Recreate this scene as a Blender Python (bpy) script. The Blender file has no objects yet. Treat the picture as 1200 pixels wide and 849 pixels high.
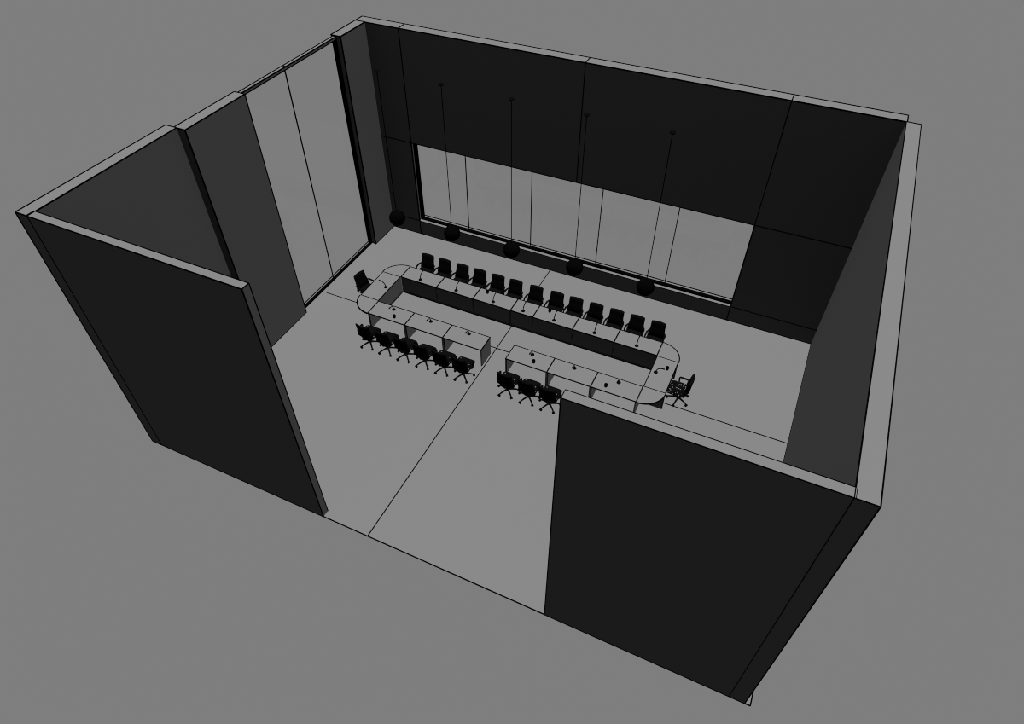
import bpy, bmesh, math
from mathutils import Vector, Matrix

SC = bpy.context.scene
COL = SC.collection
F_PX = 810.0
CAM = Vector((15.028, -7.230, 16.771))

# ------------------------------------------------------------------ materials
def mat(name, albedo, speck=0.0):
    m = bpy.data.materials.new(name)
    m.use_nodes = True
    nt = m.node_tree
    nt.nodes.clear()
    out = nt.nodes.new('ShaderNodeOutputMaterial')
    d = nt.nodes.new('ShaderNodeBsdfDiffuse')
    d.inputs['Color'].default_value = (albedo, albedo, albedo, 1)
    nt.links.new(d.outputs[0], out.inputs[0])
    if speck:
        # very faint fine grain in the paint itself
        tc = nt.nodes.new('ShaderNodeTexCoord')
        n = nt.nodes.new('ShaderNodeTexNoise')
        n.inputs['Scale'].default_value = 6.0
        n.inputs['Detail'].default_value = 3.0
        mp = nt.nodes.new('ShaderNodeMapRange')
        mp.inputs['To Min'].default_value = albedo * (1 - speck)
        mp.inputs['To Max'].default_value = albedo * (1 + speck)
        nt.links.new(tc.outputs['Object'], n.inputs['Vector'])
        nt.links.new(n.outputs['Fac'], mp.inputs['Value'])
        nt.links.new(mp.outputs['Result'], d.inputs['Color'])
    return m

M_SHELL = mat('grey_shell', 0.040, 0.01)
M_FLOOR = mat('grey_floor', 0.040, 0.01)
M_TABLE = mat('table_grey', 0.040, 0.01)
M_PANEL = mat('panel_grey', 0.048, 0.01)
M_LINE = mat('black_edging', 0.0003)
M_BLACK = mat('black_plastic', 0.0008)
M_FABRIC = mat('black_fabric', 0.0009, 0.25)
M_GLOBE = mat('black_globe', 0.0005)
M_TUMBLER = mat('black_tumbler', 0.0006)

def mesh_fabric(scale, size):
    # dark woven seat mesh: pale flecks of the backing show between the threads
    m = bpy.data.materials.new('flecked_mesh_fabric'); m.use_nodes = True
    nt = m.node_tree; nt.nodes.clear()
    out = nt.nodes.new('ShaderNodeOutputMaterial')
    d = nt.nodes.new('ShaderNodeBsdfDiffuse')
    tc = nt.nodes.new('ShaderNodeTexCoord')
    v = nt.nodes.new('ShaderNodeTexVoronoi')
    v.inputs['Scale'].default_value = scale
    r = nt.nodes.new('ShaderNodeValToRGB')
    r.color_ramp.interpolation = 'CONSTANT'
    r.color_ramp.elements[0].color = (0.04, 0.04, 0.04, 1)
    r.color_ramp.elements[1].position = size
    r.color_ramp.elements[1].color = (0.0009, 0.0009, 0.0009, 1)
    nt.links.new(tc.outputs['Object'], v.inputs['Vector'])
    nt.links.new(v.outputs['Distance'], r.inputs['Fac'])
    nt.links.new(r.outputs['Color'], d.inputs['Color'])
    nt.links.new(d.outputs[0], out.inputs[0])
    return m
M_FLECK = mesh_fabric(14.0, .26)
M_FLECK_FINE = mesh_fabric(9.0, .15)

def glass():
    m = bpy.data.materials.new('window_glass'); m.use_nodes = True
    nt = m.node_tree; nt.nodes.clear()
    out = nt.nodes.new('ShaderNodeOutputMaterial')
    t = nt.nodes.new('ShaderNodeBsdfTransparent')
    t.inputs['Color'].default_value = (.992, .992, .992, 1)
    g = nt.nodes.new('ShaderNodeBsdfGlossy')
    g.inputs['Roughness'].default_value = 0.0
    g.inputs['Color'].default_value = (1, 1, 1, 1)
    mx = nt.nodes.new('ShaderNodeMixShader')
    mx.inputs[0].default_value = 0.012
    nt.links.new(t.outputs[0], mx.inputs[1])
    nt.links.new(g.outputs[0], mx.inputs[2])
    nt.links.new(mx.outputs[0], out.inputs[0])
    return m
M_GLASS = glass()

# ------------------------------------------------------------------ helpers
def new_bm():
    return bmesh.new()

def box(bm, x0, x1, y0, y1, z0, z1, mi=0):
    vs = [bm.verts.new((x, y, z)) for z in (z0, z1) for y in (y0, y1) for x in (x0, x1)]
    for q in ((0, 2, 3, 1), (4, 5, 7, 6), (0, 1, 5, 4), (2, 6, 7, 3), (0, 4, 6, 2), (1, 3, 7, 5)):
        f = bm.faces.new([vs[i] for i in q]); f.material_index = mi

def bar(bm, p, q, w, mi=0, h=None):
    """square bar of width w centred on the segment p-q"""
    p, q = Vector(p), Vector(q)
    d = (q - p).normalized()
    up = Vector((0, 0, 1)) if abs(d.z) < .9 else Vector((0, 1, 0))
    a = d.cross(up).normalized(); b = a.cross(d).normalized()
    h = h or w
    vs = []
    for c in (p, q):
        for s, t in ((-1, -1), (1, -1), (1, 1), (-1, 1)):
            vs.append(bm.verts.new(c + a * s * w / 2 + b * t * h / 2))
    for f in ((3, 2, 1, 0), (4, 5, 6, 7), (0, 1, 5, 4), (1, 2, 6, 5), (2, 3, 7, 6), (3, 0, 4, 7)):
        bm.faces.new([vs[i] for i in f]).material_index = mi

def ww(p, q, k=0.95):
    m = (Vector(p) + Vector(q)) / 2
    return round(1.15 * k * (m - CAM).length / F_PX, 4)

def line(bm, p, q, mi=1, k=0.95):
    """thin black edging strip"""
    bar(bm, p, q, ww(p, q, k), mi)

def obj(name, bm, mats, parent=None, smooth=False, loc=None):
    me = bpy.data.meshes.new(name)
    bmesh.ops.recalc_face_normals(bm, faces=bm.faces)
    bm.to_mesh(me); bm.free()
    for m in (mats if isinstance(mats, (list, tuple)) else [mats]):
        me.materials.append(m)
    if smooth:
        for p in me.polygons: p.use_smooth = True
    o = bpy.data.objects.new(name, me)
    COL.objects.link(o)
    if parent: o.parent = parent
    if loc: o.location = loc
    return o

def empty(name, loc=(0, 0, 0), rz=0.0):
    o = bpy.data.objects.new(name, None)
    o.empty_display_size = .2
    o.location = loc; o.rotation_euler = (0, 0, rz)
    COL.objects.link(o)
    return o

def tag(o, label, cat, group=None):
    o['label'] = label; o['category'] = cat
    if group: o['group'] = group
    return o

def struct(o, label=None):
    o['kind'] = 'structure'
    if label: o['label'] = label
    return o

def tube(bm, pts, r, n=8, mi=0, caps=True):
    pts = [Vector(p) for p in pts]
    rs = r if isinstance(r, (list, tuple)) else [r] * len(pts)
    rings = []
    prev = None
    for i, p in enumerate(pts):
        d = (pts[min(i + 1, len(pts) - 1)] - pts[max(i - 1, 0)]).normalized()
        if prev is None:
            up = Vector((0, 0, 1)) if abs(d.z) < .9 else Vector((1, 0, 0))
            a = d.cross(up).normalized()
        else:
            a = (prev - d * prev.dot(d)).normalized()
        prev = a
        b = d.cross(a).normalized()
        rings.append([bm.verts.new(p + (a * math.cos(t) + b * math.sin(t)) * rs[i])
                      for t in [2 * math.pi * k / n for k in range(n)]])
    for i in range(len(rings) - 1):
        for k in range(n):
            f = bm.faces.new((rings[i][k], rings[i][(k + 1) % n], rings[i + 1][(k + 1) % n], rings[i + 1][k]))
            f.material_index = mi
    if caps:
        bm.faces.new(rings[0][::-1]).material_index = mi
        bm.faces.new(rings[-1]).material_index = mi

def lathe(bm, prof, n=24, c=(0, 0, 0), mi=0):
    rings = []
    for r, z in prof:
        if r < 1e-6:
            rings.append([bm.verts.new((c[0], c[1], c[2] + z))])
        else:
            rings.append([bm.verts.new((c[0] + r * math.cos(2 * math.pi * k / n), c[1] + r * math.sin(2 * math.pi * k / n), c[2] + z)) for k in range(n)])
    for i in range(len(rings) - 1):
        A, B = rings[i], rings[i + 1]
        for k in range(n):
            k2 = (k + 1) % n
            if len(A) == 1 and len(B) == 1: continue
            if len(A) == 1: f = bm.faces.new((A[0], B[k], B[k2]))
            elif len(B) == 1: f = bm.faces.new((A[k], A[k2], B[0]))
            else: f = bm.faces.new((A[k], A[k2], B[k2], B[k]))
            f.material_index = mi
    if len(rings[0]) > 1: bm.faces.new(rings[0][::-1])
    if len(rings[-1]) > 1: bm.faces.new(rings[-1])

def catmull(P, n=5):
    P = [Vector(p) for p in P]
    P = [P[0] * 2 - P[1]] + P + [P[-1] * 2 - P[-2]]
    out = []
    for i in range(1, len(P) - 2):
        for k in range(n):
            t = k / n
            a, b, c, d = P[i - 1:i + 3]
            out.append(.5 * ((2 * b) + (c - a) * t + (2 * a - 5 * b + 4 * c - d) * t * t + (3 * b - a - 3 * c + d) * t ** 3))
    out.append(P[-2])
    return out

# ------------------------------------------------------------------ room data
H = 8.176
XLO, XLI = -0.449, -0.079          # left wall, front stretch
XPO, XP = -0.163, 0.212            # left wall, middle and rear stretch
YJ = 4.493                          # jog between them
YW1, YW2 = 6.819, 11.467           # glazed opening in the left wall
XR, XRO = 17.181, 17.543           # right wall
YB, YBO = 12.880, 13.294           # back wall
YF = 0.204                          # front wall thickness
XD1, XD2 = 5.877, 12.560           # opening in the front wall
WX1, WX3 = 1.529, 14.229           # back window
WZ0, WZ1 = 0.649, 4.079
XBR = 17.205

# floor
bm = new_bm()
box(bm, XPO, 17.667, 0, YBO, -.02, 0)
line(bm, (XLO, 0, 0), (17.667, 0, 0))
line(bm, (17.667, 0, 0), (17.667, YBO, 0))
line(bm, (XPO, YW1, 0), (XPO, YW2, 0))
line(bm, (7.331, 0, 0), (7.331, YB, 0), k=.85)
line(bm, (XP, 8.065, 0), (XR, 8.065, 0), k=.85)
struct(obj('floor', bm, [M_FLOOR, M_LINE]), 'plain grey floor slab crossed by two thin black joints')

# back wall with window opening
bm = new_bm()
box(bm, XPO, WX1, YB, YBO, 0, H)
box(bm, WX3, XBR, YB, YBO, 0, H)
box(bm, WX1, WX3, YB, YBO, 0, WZ0)
box(bm, WX1, WX3, YB, YBO, WZ1, H)
y = YB
line(bm, (XP, y, H), (XR, y, H)); line(bm, (XPO, YBO, H), (XBR, YBO, H))
line(bm, (XBR, YB, H), (XBR, YBO, H)); line(bm, (XPO, YB, H), (XPO, YBO, H))
for x, xt in ((WX1, WX1), (8.14, 8.14), (WX3, WX3)):
    line(bm, (x, y, WZ1), (xt, y, H), k=.8)
    line(bm, (xt, y, H), (xt, YBO, H))
for x in (WX1, WX3):
    line(bm, (x, y, 0), (x, y, WZ0), k=.8)
    line(bm, (x, y, WZ0), (x, y, WZ1))
line(bm, (XP, y, 0), (XR, y, 0))
line(bm, (XP, y, WZ1), (XR, y, WZ1), k=.8)
line(bm, (XP, y, WZ0), (WX1, y, WZ0), k=.7); line(bm, (WX3, y, WZ0), (XR, y, WZ0), k=.7)
line(bm, (WX1, y, WZ0 - .012), (WX3, y, WZ0 - .012), k=.6)
line(bm, (WX1, YBO, WZ0), (WX3, YBO, WZ0))
line(bm, (WX1, YBO, WZ1), (WX3, YBO, WZ1))
struct(obj('wall_back', bm, [M_SHELL, M_LINE]), 'dark grey rear wall panelled around a long low window')

# left wall: front stretch, middle stretch, rear stretch
bm = new_bm()
box(bm, XLO, XLI, 0, YJ, 0, H)
box(bm, XPO, XP, YJ, YW1, 0, H)
box(bm, XPO, XP, YW2, YB, 0, H)
line(bm, (XLO, 0, H), (XLO, YJ, H)); line(bm, (XLI, YF, H), (XLI, YJ, H))
line(bm, (XLO, 0, H), (XLI, 0, H)); line(bm, (XLO, YJ, H), (XPO, YJ, H))
line(bm, (XLI, 0, H), (XLI, YF, H))
line(bm, (XLO, 0, 0), (XLO, 0, H)); line(bm, (XLI, 0, 0), (XLI, 0, H), k=.7)
line(bm, (XLO, 0, 0), (XLI, 0, 0))
line(bm, (XPO, YJ, H), (XP, YJ, H)); line(bm, (XPO, YJ, H), (XPO, YW1, H)); line(bm, (XP, YJ, H), (XP, YW1, H))
line(bm, (XPO, YW1, H), (XP, YW1, H)); line(bm, (XP, YJ, 0), (XP, YJ, H))
line(bm, (XP, YW1, 0), (XP, YW1, H)); line(bm, (XP, YJ, 0), (XP, YW1, 0))
line(bm, (XPO, YW2, H), (XPO, YB, H)); line(bm, (XP, YW2, H), (XP, YB, H)); line(bm, (XPO, YW2, H), (XP, YW2, H))
line(bm, (XPO, YB, H), (XP, YB, H))
line(bm, (XP, YW2, 0), (XP, YW2, H)); line(bm, (XP, YW2, 0), (XP, YB, 0))
struct(obj('wall_left', bm, [M_SHELL, M_LINE]), 'grey side wall stepped inward beside the tall glazed opening')

# right wall
bm = new_bm()
box(bm, XR, XRO, 0, YB, 0, H)
line(bm, (XR, YF, H), (XR, YB, H)); line(bm, (XRO, 0, H), (XRO, YB, H))
line(bm, (XR, YB, H), (XRO, YB, H)); line(bm, (XR, 0, H), (XRO, 0, H))
line(bm, (XR + .025, 0, H), (XR + .025, YF + .02, H), k=.6)
line(bm, (XR, YF, 0), (XR, YB, 0)); line(bm, (XRO, 0, 0), (XRO, 0, H)); line(bm, (XR, 0, 0), (XRO, 0, 0))
struct(obj('wall_right', bm, [M_SHELL, M_LINE]), 'tall solid grey side wall with a pale flat top')

# front wall, two pieces
bm = new_bm()
box(bm, XLI, XD1, 0, YF, 0, H)
for a, b in (((XLI, 0, H), (XD1, 0, H)), ((XLI, YF, H), (XD1, YF, H)), ((XD1, 0, H), (XD1, YF, H)), ((XD1, 0, 0), (XD1, 0, H)),
             ((XD1, YF, 0), (XD1, YF, H)), ((XLI, 0, 0), (XD1, 0, 0)), ((XLI - .03, 0, H), (XLI - .03, YF, H))):
    line(bm, a, b)
struct(obj('wall_front_left', bm, [M_SHELL, M_LINE]), 'freestanding dark front wall piece left of the wide entrance gap')
bm = new_bm()
box(bm, XD2, XR, 0, YF, 0, H)
for a, b in (((XD2, 0, H), (XR, 0, H)), ((XD2, YF, H), (XR, YF, H)), ((XD2, 0, H), (XD2, YF, H)), ((XD2, 0, 0), (XD2, 0, H)),
             ((XD2, 0, 0), (XR, 0, 0)), ((XR, 0, H), (XR, YF, H))):
    line(bm, a, b)
line(bm, (XR, -.002, 0), (XR, -.002, H), k=.6)
struct(obj('wall_front_right', bm, [M_SHELL, M_LINE]), 'dark front wall piece right of the wide entrance gap')

# ------------------------------------------------------------------ windows
w1 = empty('window_1', (WX1, 13.0, WZ0))
struct(w1, 'long low window of five panes in the rear wall')
o0 = Vector(w1.location)
bm = new_bm()
y0, y1 = 12.985, 13.145
def L(*a):   # box in room space moved into the window's frame
    box(bm, a[0] - o0.x, a[1] - o0.x, a[2] - o0.y, a[3] - o0.y, a[4] - o0.z, a[5] - o0.z)
L(WX1, WX3, y0, y1, WZ0, WZ0 + .055)
L(WX1, WX3, y0, y1, WZ1 - .045, WZ1)
L(WX1, WX1 + .07, y0, y1 + .04, WZ0, WZ1)
L(WX3 - .03, WX3, y0, y1, WZ0, WZ1)
MX = (3.667, 6.36, 9.05, 11.753)
for x in MX:
    L(x - .014, x + .014, 13.11, 13.14, WZ0 + .05, WZ1 - .04)
obj('window_frame', bm, M_LINE, w1)
xs = (WX1 + .07,) + MX + (WX3 - .03,)
for a, b in zip(xs, xs[1:]):
    bm = new_bm()
    box(bm, a - o0.x, b - o0.x, 13.12 - o0.y, 13.128 - o0.y, .05, WZ1 - WZ0 - .04)
    obj('pane', bm, M_GLASS, w1)

w2 = empty('window_2', (0, YW1, 0))
struct(w2, 'floor-to-top glazed opening of two panes in the left wall')
o0 = Vector(w2.location)
bm = new_bm()
fx0, fx1 = -.075, .045
L(fx0, fx1, YW1, YW2, 0, .045)
L(fx0, fx1, YW2 - .05, YW2, 0, H - .02)
L(fx0, fx1, YW1, YW1 + .02, 0, H - .02)
L(fx0, fx1, YW2 - .10, YW2 - .065, 0, H - .03)
L(-.035, -.005, 8.84, 8.87, .04, H - .05)
obj('window_frame', bm, M_LINE, w2)
bm = new_bm()
L(fx0, fx1, YW1 + .02, YW2 - .05, H - .10, H - .02)
for a, b in (((fx0, YW1, H - .02), (fx0, YW2, H - .02)), ((fx1, YW1, H - .02), (fx1, YW2, H - .02)), ((fx1, YW1, H - .10), (fx1, YW2, H - .10)),
             ((fx0, 8.855, H - .015), (fx1, 8.855, H - .015))):
    bar(bm, Vector(a) - o0, Vector(b) - o0, .03, 1)
obj('head_rail', bm, [M_SHELL, M_LINE], w2)
for a, b in ((YW1 + .02, 8.84), (8.87, YW2 - .065)):
    bm = new_bm()
    L(-.024, -.016, a, b, .045, H - .10)
    obj('pane', bm, M_GLASS, w2)

# ------------------------------------------------------------------ tables
ZT = .75; TH = .026; PT = .03
S = [2.82, 4.306, 5.798, 7.28, 8.13, 9.612, 11.10, 12.588]
TBI, TBO, TFI, TFO = 9.292, 9.985, 7.787, 7.070
TL, TR = 2.044, 13.323

def top_lines(bm, a, b, c, d, z):
    for p, q in (((a, c), (b, c)), ((b, c), (b, d)), ((b, d), (a, d)), ((a, d), (a, c))):
        line(bm, (p[0], p[1], z), (q[0], q[1], z), k=.42)
    

def wl(bm, p, q, org, k, ins=(0, 0, 0)):
    """edging line given in local space, width taken from room space, set in by half its width along ins"""
    w = ww(Vector(p) + org, Vector(q) + org, k)
    s = Vector(ins) * w / 2
    bar(bm, Vector(p) + s, Vector(q) + s, w, 1)

def desk(x0, x1, yin, yout, label, group):
    """straight desk unit; yin = edge towards the middle of the ring, yout = sitter's edge"""
    cx = (x0 + x1) / 2; cy = (yin + yout) / 2
    g = .003
    r = tag(empty('conference_desk', (cx, cy, 0)), label, 'desk', group)
    org = Vector((cx, cy, 0))
    hx = (x1 - x0) / 2 - g; s = 1 if yout > yin else -1; hy = abs(yout - yin) / 2
    bm = new_bm()
    box(bm, -hx, hx, -hy, hy, ZT - TH, ZT)
    zt = ZT + .002
    for y in (-1, 1):
        wl(bm, (-hx, y * hy, zt), (hx, y * hy, zt), org, 1.05 if y > 0 else .85, (0, -y, -1))
    for x in (-1, 1):
        bare = (x > 0 and abs(cx + hx - 7.26) < .05 and s < 0) or (x < 0 and abs(cx - hx - 8.13) < .05 and s < 0)
        wl(bm, (x * hx, -hy, zt), (x * hx, hy, zt), org, 1.0 if bare else .58, (-x, 0, -1))
    # lower edge of the slab on the side facing the front of the room
    wl(bm, (-hx, -hy, ZT - TH), (hx, -hy, ZT - TH), org, .6, (0, 1, 1))
    obj('tabletop', bm, [M_TABLE, M_LINE], r)
    for sx in (-1, 1):
        bm = new_bm()
        xa = sx * hx; xb = sx * (hx - PT)
        ye = hy - .03 if s < 0 else hy - .21
        box(bm, min(xa, xb), max(xa, xb), -hy + (.01 if s < 0 else .0045), ye, 0, ZT - TH)
        yf = -hy + (.012 if s < 0 else .004)
        wl(bm, (sx * hx, yf, 0), (sx * hx, yf, ZT - TH), org, 1.15 if s < 0 else .55, (-sx, 1, 0))
        wl(bm, (xa, -hy + .01, 0), (xa, ye, 0), org, .7, (-sx, 0, 1))
        obj('side_panel', bm, [M_PANEL, M_LINE], r)
    bm = new_bm()
    ym = -s * (hy - (.004 if s > 0 else .05))
    box(bm, -hx + PT, hx - PT, min(ym, ym + s * .02), max(ym, ym + s * .02), .05, ZT - TH)
    yo = ym - .0
    if s > 0:
        wl(bm, (-hx + PT, yo, .03), (hx - PT, yo, .03), org, .9, (0, 0, 1))
        wl(bm, (-hx + PT, yo, .10), (hx - PT, yo, .10), org, .4)
    obj('modesty_panel', bm, [M_SHELL, M_LINE], r)
    if s > 0:
        bm = new_bm()
        box(bm, -hx + PT, hx - PT, ym + .005, ym + .015, 0, .05)
        obj('kick_strip', bm, M_LINE, r)
    return r

GB, GF = 'desk units of the back row', 'desk units of the front row'
backlab = ['back row desk joined to the left rounded end of the ring',
           'second back row desk from the left rounded end',
           'back row desk just left of the narrow unit, tumbler at its left',
           'narrow back row desk, half the width of the others, in the middle',
           'back row desk just right of the narrow unit, tumbler at its left',
           'second back row desk from the right rounded end',
           'back row desk joined to the right rounded end of the ring']
for i in range(7):
    desk(S[i], S[i + 1], TBI, TBO, backlab[i], GB)
frontlab = ['front row desk joined to the left rounded end, tumbler near its outer edge',
            'middle desk of the left front row between two matching desks',
            'front row desk whose bare end panel faces the gap, left side of gap',
            'front row desk starting right of the gap with microphone and tumbler',
            'middle desk of the right front row, microphone but no tumbler',
            'front row desk joined to the right rounded end, tumbler left of the microphone']
for i, (a, b) in enumerate(((S[0], 4.308), (4.308, 5.798), (5.798, 7.262), (8.13, 9.604), (9.604, 11.094), (11.094, S[7]))):
    desk(a, b, TFI, TFO, frontlab[i], GF)

def end_table(side, label):
    xi = S[0] if side < 0 else S[7]
    xo = TL if side < 0 else TR
    cy = (TBI + TFI) / 2
    r = tag(empty('end_table', ((xi + xo) / 2, cy, 0)), label, 'table', 'rounded end tables of the ring')
    org = Vector(r.location)
    hx = abs(xo - xi) / 2 - .003; hy = (TBI - TFI) / 2
    bm = new_bm()
    box(bm, -hx, hx, -hy, hy, ZT - TH, ZT)
    zt = ZT + .002
    for x in (-1, 1): wl(bm, (x * hx, -hy, zt), (x * hx, hy, zt), org, .95, (-x, 0, -1))
    for y in (-1, 1): wl(bm, (-hx, y * hy, zt), (hx, y * hy, zt), org, .9, (0, -y, -1))
    obj('tabletop', bm, [M_TABLE, M_LINE], r)
    # quarter-round corner leaves
    for sy in (-1, 1):
        bm = new_bm()
        ry = (TBO - TBI) if sy > 0 else (TFI - TFO)
        rx = abs(xo - xi) - .006
        cxl = -side * hx; n = 20
        pts = [(cxl + side * rx * math.sin(math.pi / 2 * k / n), sy * (hy + ry * math.cos(math.pi / 2 * k / n))) for k in range(n + 1)]
        c0 = (cxl, sy * (hy + .004))
        for z in (ZT, ZT - TH):
            vs = [bm.verts.new((*c0, z))] + [bm.verts.new((*p, z)) for p in pts]
            if z == ZT: T = vs
            else: B = vs
        bm.faces.new(T); bm.faces.new(B[::-1])
        m = len(T)
        for k in range(m):
            bm.faces.new((T[k], T[(k + 1) % m], B[(k + 1) % m], B[k]))
        for a, b in zip(pts, pts[1:]):
            wl(bm, (*a, zt), (*b, zt), org, 1.15, (0, 0, -1))
        wl(bm, (cxl, c0[1], zt), (cxl, pts[0][1], zt), org, .5, (side, 0, -1))
        obj('corner_leaf', bm, [M_TABLE, M_LINE], r)
        # cross panel under the seam
        bm = new_bm()
        ya = sy * (hy - .025)
        xa, xb = sorted((-side * (hx - .026), side * (hx - .02)))
        box(bm, xa, xb, ya - PT / 2, ya + PT / 2, 0, ZT - TH)
        wl(bm, (side * (hx - .02), ya - PT / 2, 0), (side * (hx - .02), ya - PT / 2, ZT - TH), org, .8)
        wl(bm, (xa, ya - PT / 2, 0), (xb, ya - PT / 2, 0), org, .6)
        obj('side_panel', bm, [M_PANEL if side < 0 else M_SHELL, M_LINE], r)
    bm = new_bm()
    xm = -side * (hx + .001)
    box(bm, min(xm, xm + side * .02), max(xm, xm + side * .02), -hy - .003, hy + .003, .05, ZT - TH)
    if side < 0:
        wl(bm, (xm, -hy + .01, .04), (xm, hy - .01, .04), org, .8)
        wl(bm, (xm, -hy + .01, .10), (xm, hy - .01, .10), org, .35)
    obj('modesty_panel', bm, [M_PANEL, M_LINE], r)
    bm = new_bm()
    a = xm + side * .004; b = xm + side * .016
    box(bm, min(a, b), max(a, b), -hy + .002, hy - .002, 0, .05)
    obj('kick_strip', bm, M_LINE, r)
    return r
end_table(-1, 'left end table with two rounded corners closing the ring')
end_table(1, 'right end table with two rounded corners and a tumbler on it')

# ------------------------------------------------------------------ chair
def soft(bm, cuts=0):
    pass

def slab_from_grid(fn, nu, nv, th):
    """closed shell: fn(u,v) -> (point, normal), u,v in -1..1; thickness th, softened rim"""
    bm = bmesh.new()
    F, B = [], []
    for i in range(nu + 1):
        fr, br = [], []
        for j in range(nv + 1):
            u = -1 + 2 * i / nu; v = -1 + 2 * j / nv
            p, n = fn(u, v)
            e = max(abs(u), abs(v)); t = th / 2 * (1 - .55 * max(0, (e - .75) / .25) ** 2)
            fr.append(bm.verts.new(p + n * t)); br.append(bm.verts.new(p - n * t))
        F.append(fr); B.append(br)
    for i in range(nu):
        for j in range(nv):
            bm.faces.new((F[i][j], F[i + 1][j], F[i + 1][j + 1], F[i][j + 1]))
            bm.faces.new((B[i][j], B[i][j + 1], B[i + 1][j + 1], B[i + 1][j]))
    rim = [(i, 0) for i in range(nu)] + [(nu, j) for j in range(nv)] + [(i, nv) for i in range(nu, 0, -1)] + [(0, j) for j in range(nv, 0, -1)]
    for k in range(len(rim)):
        a = rim[k]; b = rim[(k + 1) % len(rim)]
        bm.faces.new((F[a[0]][a[1]], B[a[0]][a[1]], B[b[0]][b[1]], F[b[0]][b[1]]))
    return bm

def squircle(u, v, k=.18):
    # pull the corners of the square in so the outline is rounded
    return u * math.sqrt(max(0, 1 - k * v * v * v * v)), v * math.sqrt(max(0, 1 - k * u * u * u * u))

def seat_fn(u, v):
    a, b = squircle(u, v, .22)
    x = a * .30; y = b * .305 + .10
    z = .475 - .03 * max(0, v - .5) ** 2 * 4 + .012 * abs(u) ** 3
    return Vector((x, y, z)), Vector((0, 0, 1))

def back_fn(u, v):
    a, b = squircle(u, v, .02)
    t = (b + 1) / 2
    x = a * (.25 + .055 * max(0, 1 - t * 1.7) ** .8)
    z = .47 + .61 * t
    y = -.205 - .085 * t - .02 * t * t + .02 * math.sin(math.pi * min(1, t * 1.6)) + .045 * (abs(a) ** 2)
    return Vector((x, y, z)), Vector((0, -1, -.08)).normalized()

def make_chair():
    r = empty('office_chair')
    obj('seat', slab_from_grid(seat_fn, 14, 14, .08), M_FABRIC, r, True)
    obj('backrest', slab_from_grid(back_fn, 12, 16, .10), M_FABRIC, r, True)
    bm = new_bm()
    tube(bm, catmull([(0, -.02, .36), (0, -.18, .36), (0, -.255, .44), (0, -.275, .60), (0, -.295, .85)]), .03)
    obj('back_support', bm, M_BLACK, r, True)
    for s in (-1, 1):
        bm = new_bm()
        pts = [(s * .12, .06, .39), (s * .27, .08, .40), (s * .31, .11, .46), (s * .315, .13, .58), (s * .315, .135, .655), (s * .315, .10, .69),
               (s * .31, -.02, .695), (s * .29, -.17, .69), (s * .245, -.22, .68)]
        tube(bm, catmull(pts, 4), .025)
        a = obj('armrest', bm, M_BLACK, r, True)
        bm = new_bm()
        for (w, z) in ((0, 0),):
            box(bm, s * .313 - .028, s * .313 + .028, -.11, .13, .698, .720)
        bmesh.ops.bevel(bm, geom=bm.edges[:], offset=.009, segments=2, affect='EDGES')
        obj('arm_pad', bm, M_BLACK, a, True)
    bm = new_bm()
    lathe(bm, [(.028, .09), (.028, .25), (.018, .25), (.018, .41), (.0, .41)], 14)
    obj('gas_lift', bm, M_BLACK, r)
    bm = new_bm()
    lo = [bm.verts.new(p) for p in ((-.08, -.09, .20), (.08, -.09, .20), (.08, .10, .20), (-.08, .10, .20))]
    hi = [bm.verts.new(p) for p in ((-.26, -.18, .425), (.26, -.18, .425), (.26, .33, .425), (-.26, .33, .425))]
    bm.faces.new(lo[::-1]); bm.faces.new(hi)
    for k in range(4): bm.faces.new((lo[k], lo[(k + 1) % 4], hi[(k + 1) % 4], hi[k]))
    bmesh.ops.bevel(bm, geom=bm.edges[:], offset=.03, segments=2, affect='EDGES')
    obj('seat_pan', bm, M_BLACK, r, True)
    bm = new_bm()
    lathe(bm, [(.0, .07), (.05, .075), (.055, .11), (.04, .14), (.0, .14)], 16)
    obj('hub', bm, M_BLACK, r, True)
    for k in range(5):
        a = math.radians(98 + 72 * k)
        c, s = math.cos(a), math.sin(a)
        bm = new_bm()
        P = [(c * d, s * d, z) for d, z in ((.02, .115), (.12, .118), (.24, .105), (.325, .085), (.345, .07))]
        tube(bm, P, [.034, .030, .026, .023, .02], 8)
        leg = obj('leg', bm, M_BLACK, r, True)
        bm = new_bm()
        # twin wheel caster with fork
        cx, cy = c * .352, s * .352
        t = Vector((-s, c, 0))
        for sg in (-1, 1):
            p = Vector((cx, cy, .04)) + t * sg * .021
            tube(bm, [p - t * .014, p + t * .014], .04, 14)
        tube(bm, [(cx, cy, .04), (cx, cy, .085)], .014, 8)
        obj('caster', bm, M_BLACK, leg)
    return r

def kids(o): return list(o.children)
def dup(o, parent=None):
    c = o.copy(); COL.objects.link(c)
    if parent: c.parent = parent
    for ch in kids(o):
        dup(ch, c)
    return c

chair0 = make_chair()
bpy.context.view_layer.update()
used = False
def chair(x, y, rz, label, group):
    global used
    o = chair0 if not used else dup(chair0)
    used = True
    o.location = (x, y, 0); o.rotation_euler = (0, 0, math.radians(rz))
    tag(o, label, 'chair', group)
    return o

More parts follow.
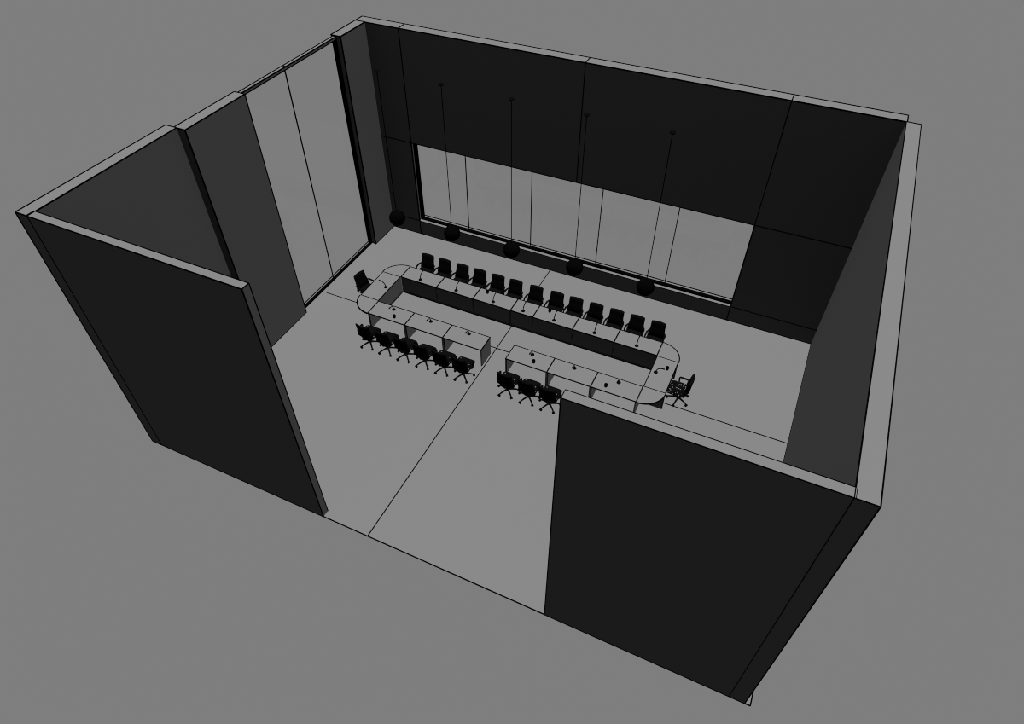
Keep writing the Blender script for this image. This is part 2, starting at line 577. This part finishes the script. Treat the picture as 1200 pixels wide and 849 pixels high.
ORD = ['first', 'second', 'third', 'fourth', 'fifth', 'sixth', 'seventh', 'eighth', 'ninth', 'tenth', 'eleventh', 'twelfth', 'thirteenth']
BX = [3.31, 4.04, 4.78, 5.50, 6.24, 6.955, 7.76, 8.56, 9.28, 10.03, 10.775, 11.515, 12.25]
for i, x in enumerate(BX):
    if i == 0: lab = 'black office chair behind the back row, nearest the left rounded end'
    elif i == 12: lab = 'black office chair behind the back row, nearest the right rounded end'
    elif i == 6: lab = 'black office chair behind the narrow back row desk, seventh from the left rounded end'
    elif i < 6: lab = 'black office chair behind the back row, %s from the left rounded end' % ORD[i]
    else: lab = 'black office chair behind the back row, %s from the right rounded end' % ORD[12 - i]
    chair(x, 10.25, 180, lab, 'office chairs behind the back row of desks')
FX = [3.25, 3.976, 4.70, 5.44, 6.178, 6.905]
for i, x in enumerate(FX):
    lab = ['black office chair at the left front row, farthest from the gap',
           'black office chair at the left front row, second from its outer end',
           'black office chair at the left front row, third from its outer end',
           'black office chair at the left front row, third from the gap',
           'black office chair at the left front row, second from the gap',
           'black office chair at the left front row, right beside the gap'][i]
    chair(x, 6.42, 0, lab, 'office chairs at the left front row of desks')
for x, lab in ((8.535, 'black office chair at the right front row, beside the gap'),
               (9.274, 'black office chair at the right front row, between two others'),
               (10.0, 'black office chair at the right front row, half touching the corner of the front wall')):
    chair(x, 6.42, 0, lab, 'office chairs at the right front row of desks')
chair(1.84, 8.43, -100, 'single black office chair at the left rounded end table', 'office chairs at the two ends')
rc = chair(13.66, 8.40, 90, 'single black office chair at the right rounded end table', 'office chairs at the two ends')
fleck = None
for ch in [o for o in COL.objects if o.name.startswith('office_chair') and o.location.y < 9]:
    for c in kids(ch):
        if c.name.split('.')[0] == 'seat':
            if ch is rc:
                c.data = c.data.copy(); c.data.materials[0] = M_FLECK
            else:
                if fleck is None:
                    fleck = c.data.copy(); fleck.materials[0] = M_FLECK_FINE
                c.data = fleck
            c['label'] = 'black seat with pale flecks'

# ------------------------------------------------------------------ microphones
def make_mic():
    r = empty('gooseneck_microphone')
    bm = new_bm()
    lathe(bm, [(.0, 0), (.066, 0), (.066, .016), (.05, .034), (.022, .045), (.0, .045)], 20)
    obj('base', bm, M_BLACK, r, True)
    bm = new_bm()
    tube(bm, catmull([(0, 0, .035), (0, .012, .10), (0, .05, .175), (0, .12, .225), (0, .19, .245)], 4), .0155, 8)
    obj('gooseneck', bm, M_BLACK, r, True)
    bm = new_bm()
    tube(bm, [(0, .185, .244), (0, .20, .247), (0, .25, .25), (0, .262, .25)], [.0155, .021, .021, .012], 10)
    obj('capsule', bm, M_BLACK, r, True)
    return r
mic0 = make_mic()
bpy.context.view_layer.update()
musd = False
def mic(x, y, rz, label, group):
    global musd
    o = mic0 if not musd else dup(mic0)
    musd = True
    o.location = (x, y, ZT); o.rotation_euler = (0, 0, math.radians(rz))
    tag(o, label, 'microphone', group)
bl = ['on the back row desk beside the left rounded end', 'on the second back row desk from the left end', 'on the back row desk just left of the narrow one',
      'on the narrow middle desk of the back row', 'on the back row desk just right of the narrow one', 'on the second back row desk from the right end',
      'on the back row desk beside the right rounded end']
for i in range(7):
    mic((S[i] + S[i + 1]) / 2, 9.45, 0, 'black gooseneck microphone ' + bl[i], 'microphones along the back row')
fl = ['on the front row desk beside the left rounded end', 'on the middle desk of the left front row', 'on the front row desk left of the gap',
      'on the front row desk right of the gap', 'on the middle desk of the right front row', 'on the front row desk beside the right rounded end']
for i, x in enumerate((3.56, 5.05, 6.53, 8.87, 10.35, 11.845)):
    mic(x, 7.61, 180, 'black gooseneck microphone ' + fl[i], 'microphones along the front row')
mic(2.645, 8.54, 90, 'black gooseneck microphone leaning outward on the left end table', 'microphones on the end tables')
mic(12.77, 8.54, -90, 'black gooseneck microphone beside a tumbler on the right end table', 'microphones on the end tables')

# ------------------------------------------------------------------ tumblers
cups = [(6.15, 9.79, 'on the back row desk left of the narrow middle unit'),
        (8.57, 9.79, 'on the back row desk right of the narrow middle unit'),
        (13.065, 8.80, 'on the right end table'),
        (3.81, 7.25, 'on the front row desk beside the left rounded end'),
        (9.06, 7.28, 'on the front row desk right of the gap'),
        (11.53, 7.27, 'on the front row desk beside the right rounded end')]
cup = None
for x, y, lab in cups:
    if cup is None:
        bm = new_bm()
        lathe(bm, [(.0, 0), (.034, 0), (.046, .02), (.056, .06), (.057, .10), (.050, .135), (.046, .135), (.050, .10), (.046, .06), (.034, .015), (.0, .012)], 20)
        cup = obj('tumbler', bm, M_TUMBLER, None, True); o = cup
    else:
        o = cup.copy(); COL.objects.link(o)
    o.location = (x, y, ZT)
    tag(o, 'small black tumbler standing ' + lab, 'tumbler', 'tumblers on the desks')

# ------------------------------------------------------------------ pendants
PX = [2.706, 4.888, 7.125, 9.365, 11.734]
PL = ['black globe pendant nearest the glazed left wall', 'black globe pendant second from the glazed left wall', 'middle black globe pendant of five, third from either end',
      'black globe pendant second from the bare right wall', 'black globe pendant nearest the bare right wall']
def make_pendant():
    r = empty('pendant_lamp')
    zb, zc = 3.014, 8.148
    bm = new_bm()
    prof = [(.28 * math.sin(math.pi * k / 18), zb - .28 * math.cos(math.pi * k / 18)) for k in range(19)]
    prof[0] = (0, prof[0][1]); prof[-1] = (0, prof[-1][1])
    lathe(bm, prof, 32)
    obj('globe_shade', bm, M_GLOBE, r, True)
    bm = new_bm()
    tube(bm, [(0, 0, zb + .27), (0, 0, zc)], .0125, 8)
    obj('cord', bm, M_BLACK, r)
    bm = new_bm()
    lathe(bm, [(0, zc - .02), (.06, zc - .018), (.085, zc + .012), (.085, zc + .028), (0, zc + .028)], 20)
    obj('ceiling_cup', bm, M_BLACK, r, True)
    return r
p0 = make_pendant()
bpy.context.view_layer.update()
for i, x in enumerate(PX):
    o = p0 if i == 0 else dup(p0)
    o.location = (x, 9.736, 0)
    tag(o, PL[i], 'lamp', 'globe pendants hanging in a row')

# ------------------------------------------------------------------ light
W = bpy.data.worlds.new('world'); SC.world = W; W.use_nodes = True
bg = W.node_tree.nodes['Background']
bg.inputs['Color'].default_value = (.209, .209, .209, 1); bg.inputs['Strength'].default_value = 1.0

def sun(name, direction, e):
    l = bpy.data.lights.new(name, 'SUN'); l.energy = e; l.angle = 0.0
    l.use_shadow = False
    o = bpy.data.objects.new(name, l); COL.objects.link(o)
    o.rotation_euler = Vector(direction).to_track_quat('-Z', 'Y').to_euler()
    o.location = (8.5, 6.5, 14)
sun('sun_overhead', (0, 0, -1), 19.3)
sun('sun_side', (-1, 0, 0), 2.2)
sun('sun_side_opposite', (1, 0, 0), 2.2)
sun('sun_front', (0, 1, 0), .20)

# ------------------------------------------------------------------ camera
cd = bpy.data.cameras.new('camera'); cam = bpy.data.objects.new('camera', cd); COL.objects.link(cam)
cd.sensor_width = 36; cd.sensor_fit = 'HORIZONTAL'; cd.lens = 36 * 809.92 / 1200
cd.clip_end = 200
cam.location = CAM
yaw, pit = math.radians(24.924), math.radians(45.549)
cam.rotation_euler = (math.pi / 2 - pit, 0, yaw)
SC.camera = cam

SC.view_settings.view_transform = 'Standard'
SC.view_settings.look = 'None'
SC.view_settings.exposure = 0
SC.view_settings.gamma = 1
SC.view_settings.use_curve_mapping = False
SC.cycles.filter_width = 1.0
